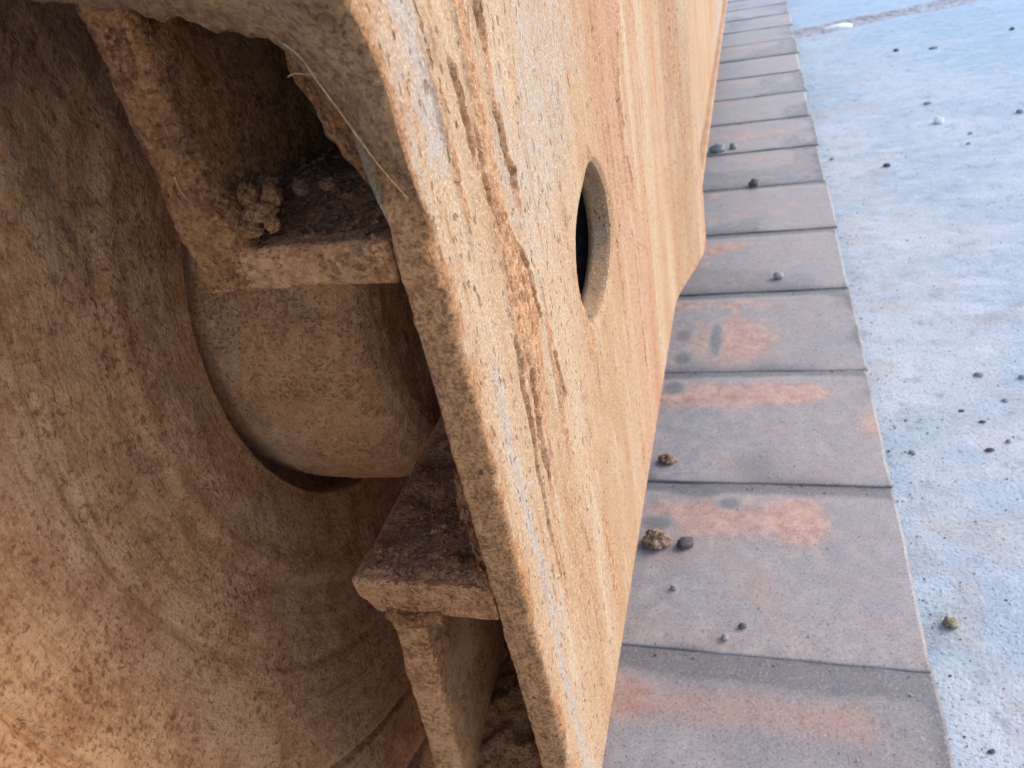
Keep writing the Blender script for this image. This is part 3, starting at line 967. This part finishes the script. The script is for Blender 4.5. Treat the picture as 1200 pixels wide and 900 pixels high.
# loose dirt on the pocket floor
def heightfield(x0, x1, y0, y1, fz, nx, ny):
    X, Y = np.meshgrid(np.linspace(x0, x1, nx), np.linspace(y0, y1, ny), indexing='ij')
    P = np.stack([X, Y, fz(X, Y)], -1)
    B = P.copy(); B[..., 2] = P[..., 2].min() - .004
    N = nx * ny
    I = np.arange(N).reshape(nx, ny)
    def rib(idx):
        idx = np.array(idx); return np.stack([idx[:-1], idx[:-1] + N, idx[1:] + N, idx[1:]], -1)
    F = np.concatenate([grid_faces(nx, ny, flip=False), rib(I[:, 0][::-1]), rib(I[:, -1]), rib(I[-1, ::-1]), rib(I[0, :])])
    return np.concatenate([P.reshape(-1, 3), B.reshape(-1, 3)]), F
def fz_pocket(X, Y):
    Q = np.stack([X, Y, X * 0], -1)
    return 0.4545 + .011 * sstep(-.226, -.19, Y) * (.35 + 1.2 * fbm(Q, 60, 4, .6)) + .010 * sstep(-.19, -.05, Y) + .003 * (fbm(Q, 210, 3) - .5)
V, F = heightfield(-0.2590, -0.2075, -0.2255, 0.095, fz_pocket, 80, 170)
build('dirt_and_shade_fill', V, F, M_DARKDIRT, frame)
# panel whose near-black colour paints the shade deep in the pocket
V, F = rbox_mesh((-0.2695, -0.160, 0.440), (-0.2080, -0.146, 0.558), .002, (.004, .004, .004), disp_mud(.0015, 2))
build('pocket_shade_panel', V, F, M_RECESS_SHADE, frame)
V, F = rbox_mesh((-0.2700, -0.2150, 0.5400), (-0.2080, 0.10, 0.5480), .002, (.006, .01, .004), disp_mud(.001, 4))
build('pocket_shade_roof', V, F, M_MUD, frame)  # roof added to keep light from above out of the pocket
V, F = rbox_mesh((-0.3300, -0.2400, 0.6850), (-0.2000, 2.60, 0.6950), .002, (.02, .03, .005), None)
build('top_shade_plate', V, F, M_BODY, frame)  # unseen cover added to shade the wheel from above
# torn skirt of dried mud hanging behind the nose lip
def make_skirt():
    B = smooth_path([(-0.2215, -.222, .5075), (-0.2165, -.221, .5005), (-0.2125, -.220, .4945), (-0.2095, -.219, .486), (-0.2085, -.218, .474), (-0.2085, -.217, .462)], 120)
    wid = np.interp(np.linspace(0, 1, 120), [0, .15, .35, .6, .8, 1], [.004, .015, .018, .019, .016, .003])
    wid = wid * (0.8 + .5 * fbm(B, 120, 3))
    t = np.linspace(0, 1, 18)
    P = B[:, None] + np.stack([-wid[:, None] * t * .75, .004 * t[None] + wid[:, None] * t * .25, -wid[:, None] * t * .35], -1)
    P = P + .0006 * (fbm(P, 90, 3) - .5)[..., None]
    Q = P + np.array([.0, .0035, -.0005])
    G_ = np.concatenate([Q[:, ::-1], P], 1)
    n, m = G_.shape[:2]
    F = [list(f) for f in grid_faces(n, m, True)]
    return G_.reshape(-1, 3), F
V, F = make_skirt()
build('mud_skirt', V, F, M_MUD, frame)

# lower bracket: rail plate on a leaning web
def rail_disp(P, N):
    d = 0.0011 * 2 * (fbm(P + 5, 55, 4, .6) - .5) + 0.0010 * (fbm(P + 3, 200, 3, .65) - .5)
    corner = sstep(-.236, -.256, P[:, 0]) * sstep(-.20, -.224, P[:, 1])
    return d + corner * .0012 * (fbm(P, 110, 3) - .3)
def chamfer(V):
    V = V.copy()
    k = sstep(-.2555, -.2615, V[:, 0]) * sstep(.316, .308, V[:, 2])
    V[:, 2] += .0035 * k; V[:, 0] += .002 * k
    return V
V, F = rbox_mesh((-0.2618, YF, 0.3070), (-0.2078, 0.10, 0.3240), .0013, (.0012, .0025, .0010), rail_disp, chamfer)
build('lower_rail', V, F, M_RAIL, frame)
V, F = rbox_mesh((-0.2525, YF + .0008, 0.060), (-0.2385, 0.10, 0.3080), .0020, (.0012, .003, .0015), rail_disp, shear_x(.3075, .082))
build('rail_web', V, F, M_RAIL, frame)
# weld and dirt packed in the corner under the rail
pts = smooth_path([(-0.2515, -.2262, .3075), (-0.248, -.2270, .3062), (-0.243, -.2275, .3045), (-0.236, -.2268, .3052), (-0.2295, -.2262, .3068)], 40)
V, F = tube_mesh(pts, .0034, 22, False)
V = V + (.0035 * (fbm(V, 150, 4) - .5))[:, None] * np.array([.3, -1, .8])
build('weld_dirt', V, F, M_MUD, frame)
# loose dirt over the lower rail
def fz_rail(X, Y):
    Q = np.stack([X, Y, X * 0 + 4], -1)
    e = sstep(-.2270, -.222, Y) * sstep(-.2612, -.2575, X)
    return 0.3226 + e * (.0022 + .0065 * (fbm(Q, 75, 5, .6) - .4) + .004 * sstep(-.225, -.209, X))
V, F = heightfield(-0.2612, -0.2075, -0.2264, 0.098, fz_rail, 90, 190)
build('dirt_and_shade_fill', V, F, M_LOOSE, frame)
# mud that fills the channel between web and side plate
def fz_fill(X, Y):
    Q = np.stack([X, Y, X * 0 + 9], -1)
    return .176 + .22 * np.clip(Y + .222, 0, .30) + .018 * (fbm(Q, 42, 4, .6) - .5) + .005 * (fbm(Q, 170, 3) - .5)
V, F = heightfield(-0.2680, -0.2060, -0.2200, 0.090, fz_fill, 80, 200)
build('dirt_and_shade_fill', V, F, M_MUD, frame)
# mud lumps stuck to the inner arris of the side plate
for c, s, sd in (((-0.2105, -0.2200, .3265), (.0042, .005, .0065), 1.2), ((-0.2088, -0.2215, .3190), (.0034, .004, .0060), 8.4),
                 ((-0.2100, -0.2195, .3420), (.0030, .0045, .0140), 2.7), ((-0.2112, -0.2190, .3560), (.0034, .004, .0085), 3.3),
                 ((-0.2095, -0.2215, .3660), (.0022, .003, .0080), 5.9)):
    V, F = lump_mesh(c, s, sd, .5, 36, 48, 1.6)
    build('mud_lump', V, F, M_MUD, frame)
# unseen frame body that keeps the gaps behind dark, and the plate further back with its bottom flange
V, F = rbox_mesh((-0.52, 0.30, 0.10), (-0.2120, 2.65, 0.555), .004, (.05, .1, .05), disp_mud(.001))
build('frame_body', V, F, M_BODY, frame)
V, F = rbox_mesh((-0.2095, 0.50, 0.158), (-0.1935, 2.65, 0.56), .002, (.02, .012, .012), disp_mud(.0015, 8, 30))
at0 = {'mud': np.zeros(len(V)), 'bare': .25 + .5 * sstep(.4, .7, fbm(V * np.array([1, 1, .2]), 12, 3)), 'rust': .6 * sstep(.5, .7, fbm(V * np.array([1, 1, .15]) + 3, 14, 3)), 'edge': np.zeros(len(V))}
build('rear_plate', V, F, M_PLATE, frame, at0)
V, F = rbox_mesh((-0.2090, 0.50, 0.150), (-0.1845, 2.65, 0.1575), .002, (.008, .012, .008), disp_mud(.0008, 3, 30))
at0 = {'mud': np.zeros(len(V)), 'bare': np.zeros(len(V)), 'rust': .3 * sstep(.5, .7, fbm(V, 14, 3)), 'edge': np.zeros(len(V))}
build('bottom_flange', V, F, M_PLATE, frame, at0)

# dark dirt sheet added to stand in for shade between links and frame
def fz_track(X, Y):
    Q = np.stack([X, Y, X * 0 + 14], -1)
    return .004 + .016 * fbm(Q, 30, 4, .6) * sstep(-.225, -.25, X) + .026 * sstep(-.31, -.345, X) + .004 * (fbm(Q, 150, 2) - .5)
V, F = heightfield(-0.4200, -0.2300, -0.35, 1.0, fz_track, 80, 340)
build('dirt_and_shade_fill', V, F, M_DARKDIRT, track)

# ------------------------------------------------------------------ loose things
def lump_thing(name, c, s, seed, mat, label, cat, group=None, rough=.35, n=16, m=22, flat=.5, rot=0.0):
    V, F = lump_mesh((0, 0, 0), s, seed, rough, n, m, 1.5 if name in ('dirt_crumb', 'dirt_clod') else 1.0, flat)
    o = build(name, V, F, mat, origin=(0, 0, 0))
    o.location = c
    o.rotation_euler = (0, 0, rot)
    return tag(o, label, cat, group)

# crumbs in the pocket
ck = [((-0.2520, -0.2150, .4660), .0046, 'large brown dirt crumb at the left of the pile in the pocket'),
      ((-0.2470, -0.2205, .4640), .0044, 'large dirt crumb at the front right of the pile in the pocket'),
      ((-0.2440, -0.2165, .4670), .0032, 'small dirt crumb at the right end of the pile in the pocket'),
      ((-0.2495, -0.2235, .4605), .0034, 'lowest dirt crumb of the pile, at the front lip of the pocket'),
      ((-0.2430, -0.2225, .4615), .0026, 'tiny dirt crumb by the front lip right of the pile'),
      ((-0.2490, -0.2090, .4685), .0034, 'grey dirt crumb at the back of the pile in the pocket'),
      ((-0.2375, -0.2120, .4670), .0026, 'dark crumb lying alone just right of the pile in the pocket'),
      ((-0.2290, -0.2110, .4670), .0026, 'dark crumb farthest right on the pocket floor')]
for i, (c, s, lab) in enumerate(ck):
    lump_thing('dirt_crumb', c, (s * (.8 + .3 * (i % 2)), s * .85, s * (.95 - .3 * (i % 2))), 2.3 * i + 1, M_MUD if i < 5 else M_DARKDIRT,
               lab, 'dirt clod', 'dirt crumbs piled in the upper pocket', .5, 26, 36, 0)
lump_thing('dirt_crumb', (-0.2230, -0.2180, .3275), (.0030, .0026, .0022), 31, M_MUD, 'small dirt crumb alone on the lower rail of the frame', 'dirt clod', None, .5, 22, 30)

# on the shoes
lump_thing('dirt_clod', (-0.2085, 0.1130, .004), (.0120, .0095, .0085), 5.2, M_CLOD, 'crumbly brown dirt clod on a shoe beside a dark stone', 'dirt clod', None, .55, 40, 56)
lump_thing('dark_stone', (-0.1825, 0.1115, .0035), (.0085, .0060, .0050), 9.4, M_DSTONE, 'smooth dark stone lying beside the crumbly clod on a shoe', 'stone', None, .25, 26, 36, .5, .4)
lump_thing('dirt_clod', (-0.2085, 0.2290, .003), (.0085, .0060, .0055), 3.9, M_CLOD, 'small brown dirt clod by the frame edge on the third nearest shoe', 'dirt clod', None, .55, 30, 40)
lump_thing('pebble', (-0.0886, 0.6347, .004), (.0068, .0056, .0056), 12.4, M_STONE, 'round grey pebble with a pale top in the middle of a shoe', 'pebble')
lump_thing('pebble', (-0.1205, 1.0060, .004), (.0085, .0070, .0075), 14.4, M_DSTONE, 'black pebble sitting at the seam between two far shoes', 'pebble')
lump_thing('pebble', (-0.1590, 1.2250, .004), (.0070, .0070, .0070), 17.7, M_STONE, 'grey pebble on a far shoe right of a larger lump', 'pebble')
lump_thing('dirt_clod', (-0.1900, 1.2150, .005), (.0150, .0105, .0100), 19.1, M_STONE, 'grey lump of dirt against the frame on a far shoe', 'dirt clod', None, .4, 24, 32)
lump_thing('grit_grain', (-0.1324, 0.0254, .0015), (.0030, .0026, .0022), 21, M_DSTONE, 'black grain of grit near the seam of the two nearest shoes', 'grit', None, .4)
lump_thing('grit_grain', (-0.1453, 0.0132, .0015), (.0030, .0028, .0022), 22, M_STONE, 'grey square grain of grit at the nearest seam', 'grit', None, .4)
lump_thing('grit_grain', (-0.1890, 0.0603, .0015), (.0030, .0022, .0026), 23, M_STONE, 'pale grain of grit below the crumbly brown clod', 'grit', None, .4)

# on the concrete
PEB = [(0.0319, 0.2856, .0070, .0042, 'flat grey leaf-shaped pebble on the concrete close beside the third nearest shoe'),
       (0.1029, 0.2912, .0078, .0048, 'dark angular pebble, lower of the pair near the right edge of the photo'),
       (0.1357, 0.3761, .0062, .0044, 'dark pebble on the concrete just below the flat pale one at the right edge'),
       (0.1225, 0.3052, .0046, .0046, 'small dark upright pebble touching the right side of the lower angular pair'),
       (0.0907, 0.3577, .0056, .0030, 'thin dark pebble left of the group of stones at the right edge'),
       (0.1209, 0.4261, .0090, .0058, 'wide flat grey pebble, topmost left of the stone group at the right edge'),
       (0.1622, 0.4198, .0080, .0062, 'grey pebble cut by the right edge of the photo at mid height'),
       (0.1059, 0.338, .0062, .0035, 'thin pebble in the middle of the stone group at the right edge'),
       (0.0108, 0.2879, .0042, .0032, 'tiny dark pebble against the shoe edge left of the leaf-shaped pebble'),
       (0.0344, 0.3408, .0036, .0030, 'tiny dark pebble above the leaf-shaped pebble beside the shoes'),
       (0.1145, 1.1227, .0115, .0095, 'lone round dark pebble on clean concrete in the upper middle of the ground'),
       (0.0258, 1.1877, .0080, .0060, 'small dark pebble on the concrete close to the far shoes'),
       (0.3336, 1.9647, .020, .0085, 'long flat dark pebble, right one of two below the concrete joint'),
       (0.2478, 1.9907, .0130, .0095, 'round dark pebble, left one of two below the concrete joint'),
       (0.2408, 1.4813, .0160, .0080, 'flat dark pebble directly above the pale round pebble'),
       (0.3841, 1.3559, .0135, .0110, 'dark pebble at the right edge of the photo below the joint'),
       (0.5342, 2.0559, .0110, .0110, 'dark pebble nearest the top right corner of the ground'),
       (0.2779, 1.2575, .0075, .0060, 'upper of two tiny pebbles right of the lone round pebble'),
       (0.2637, 1.2005, .0070, .0055, 'lower of two tiny pebbles right of the lone round pebble'),
       (0.0327, -0.0396, .0042, .0030, 'small grey pebble in the bottom right corner of the ground')]
for i, (x, y, a, b, lab) in enumerate(PEB):
    lump_thing('pebble', (x, y, G + b * .2), (a * .52, b * .52, b * .42), 3.1 * i + 40, M_DSTONE if i % 3 == 1 else M_STONE,
               lab, 'pebble', 'pebbles scattered on the concrete', .5, 16, 22, .4, (i * 1.3) % .8 - .4)
lump_thing('pebble', (0.2388, 1.3449, G + .004), (.009, .009, .008), 77, M_PALE, 'pale round pebble among grey ones on the far concrete', 'pebble')
lump_thing('olive_clod', (0.0265, 0.0674, G + .003), (.0052, .0046, .0044), 78, M_OLIVE, 'olive tan dirt clod on the concrete beside the nearest shoes', 'dirt clod', None, .45, 26, 34)
lump_thing('pale_chip', (0.1334, 2.4000, G - .004), (.050, .018, .012), 79, M_PALE, 'white chip lying in the dark concrete joint far up', 'stone chip', None, .3, 20, 28, .5, .3)

# straw caught on the nose lip and bits of root
def straw(pts, rad, label, n=40):
    V, F = tube_mesh(smooth_path(pts, n), rad, 8)
    o = build('straw_stem', V, F, M_STRAW, origin=pts[0])
    tag(o, label, 'straw', None)
straw([(-0.2141, -.2360, .5062), (-0.2108, -.2365, .5030), (-0.2085, -.2368, .4980), (-0.2051, -.2370, .4908), (-0.2018, -.2375, .4838), (-0.1985, -.2375, .4770), (-0.1955, -.2350, .4690)], .00026,
      'long dry straw stem stuck along the curved nose edge of the frame')
straw([(-0.2165, -.2345, .4992), (-0.2140, -.2362, .4999), (-0.2118, -.2368, .4998), (-0.2083, -.2370, .4990)], .00018,
      'short dry straw twig sticking out across the dark pocket', 20)
straw([(-0.2580, -.2335, .4800), (-0.2572, -.2345, .4765), (-0.2560, -.2335, .4725)], .00024,
      'short pale straw bit on the muddy left wall of the pocket', 16)

# ------------------------------------------------------------------ fine grit (uncountable)
def grit(name, n, fx, size, mat, label, cat, seed):
    r = np.random.default_rng(seed)
    base = np.array([[1, 0, 0], [0, 1, 0], [-1, 0, 0], [0, -1, 0], [0, 0, 1], [0, 0, -1]], float)
    tri = np.array([[0, 1, 4], [1, 2, 4], [2, 3, 4], [3, 0, 4], [1, 0, 5], [2, 1, 5], [3, 2, 5], [0, 3, 5]])
    C = fx(r, n)
    S = size * (0.4 + 1.4 * r.random((n, 1, 1)) ** 2.5) * (0.6 + .8 * r.random((n, 6, 1)))
    ang = r.random(n) * 6.28
    ca, sa = np.cos(ang)[:, None], np.sin(ang)[:, None]
    B = base[None] * S
    X = B[..., 0] * ca - B[..., 1] * sa; Y = B[..., 0] * sa + B[..., 1] * ca
    V = np.stack([X, Y, B[..., 2] * .7], -1) + C[:, None]
    F = (tri[None] + 6 * np.arange(n)[:, None, None]).reshape(-1, 3)
    o = build(name, V.reshape(-1, 3), F, mat, smooth=False)
    tag(o, label, cat, None, 'stuff')
def on_ground(r, n):
    x = r.random(n) ** 1.3 * .75 + .004; y = -.25 + r.random(n) ** 1.6 * 2.8
    return np.stack([x, y, np.full(n, G + .0004)], -1)
def on_shoes(r, n):
    x = -r.random(n) * .28 - .003; y = -.25 + r.random(n) ** 1.5 * 2.0
    return np.stack([x, y, np.full(n, .0006)], -1)
grit('dark_grit', 2600, on_ground, .0008, M_DSTONE, 'fine dark grit strewn over the concrete', 'grit', 1)
grit('pale_grit', 1800, on_ground, .0008, M_PALE, 'fine pale grit strewn over the concrete', 'grit', 2)
grit('shoe_grit', 420, on_shoes, .0007, M_STONE, 'fine grit strewn over the track shoes', 'grit', 3)

def on_edge(r, n):
    x = .001 + np.abs(r.normal(size=n)) * .022; y = -.25 + r.random(n) ** 1.4 * 2.4
    return np.stack([x, y, np.full(n, G + .0005)], -1)
grit('edge_grit', 900, on_edge, .0006, M_CLOD, 'brown grit gathered on the concrete along the shoe edges', 'grit', 4)
def in_pocket(r, n):
    x = -.2575 + r.random(n) * .048; y = -.224 + r.random(n) ** 1.5 * .06
    return np.stack([x, y, fz_pocket(x, y) + .0003], -1)
grit('pocket_grit', 300, in_pocket, .0010, M_DARKDIRT, 'loose crumbly grit on the floor of the upper pocket', 'grit', 5)
def on_rail(r, n):
    x = -.260 + r.random(n) * .050; y = -.225 + r.random(n) ** 1.3 * .09
    return np.stack([x, y, fz_rail(x, y) + .0003], -1)
grit('rail_grit', 420, on_rail, .0009, M_LOOSE, 'loose crumbly grit on top of the lower rail', 'grit', 6)
def on_seams(r, n):
    k = r.integers(-1, 12, n); x = -r.random(n) * .26 - .003
    return np.stack([x, k * PITCH + r.normal(size=n) * .004 - .004, np.full(n, -.0010)], -1)
grit('seam_grit', 700, on_seams, .0008, M_CLOD, 'brown grit caught in the seams between the track shoes', 'grit', 7)
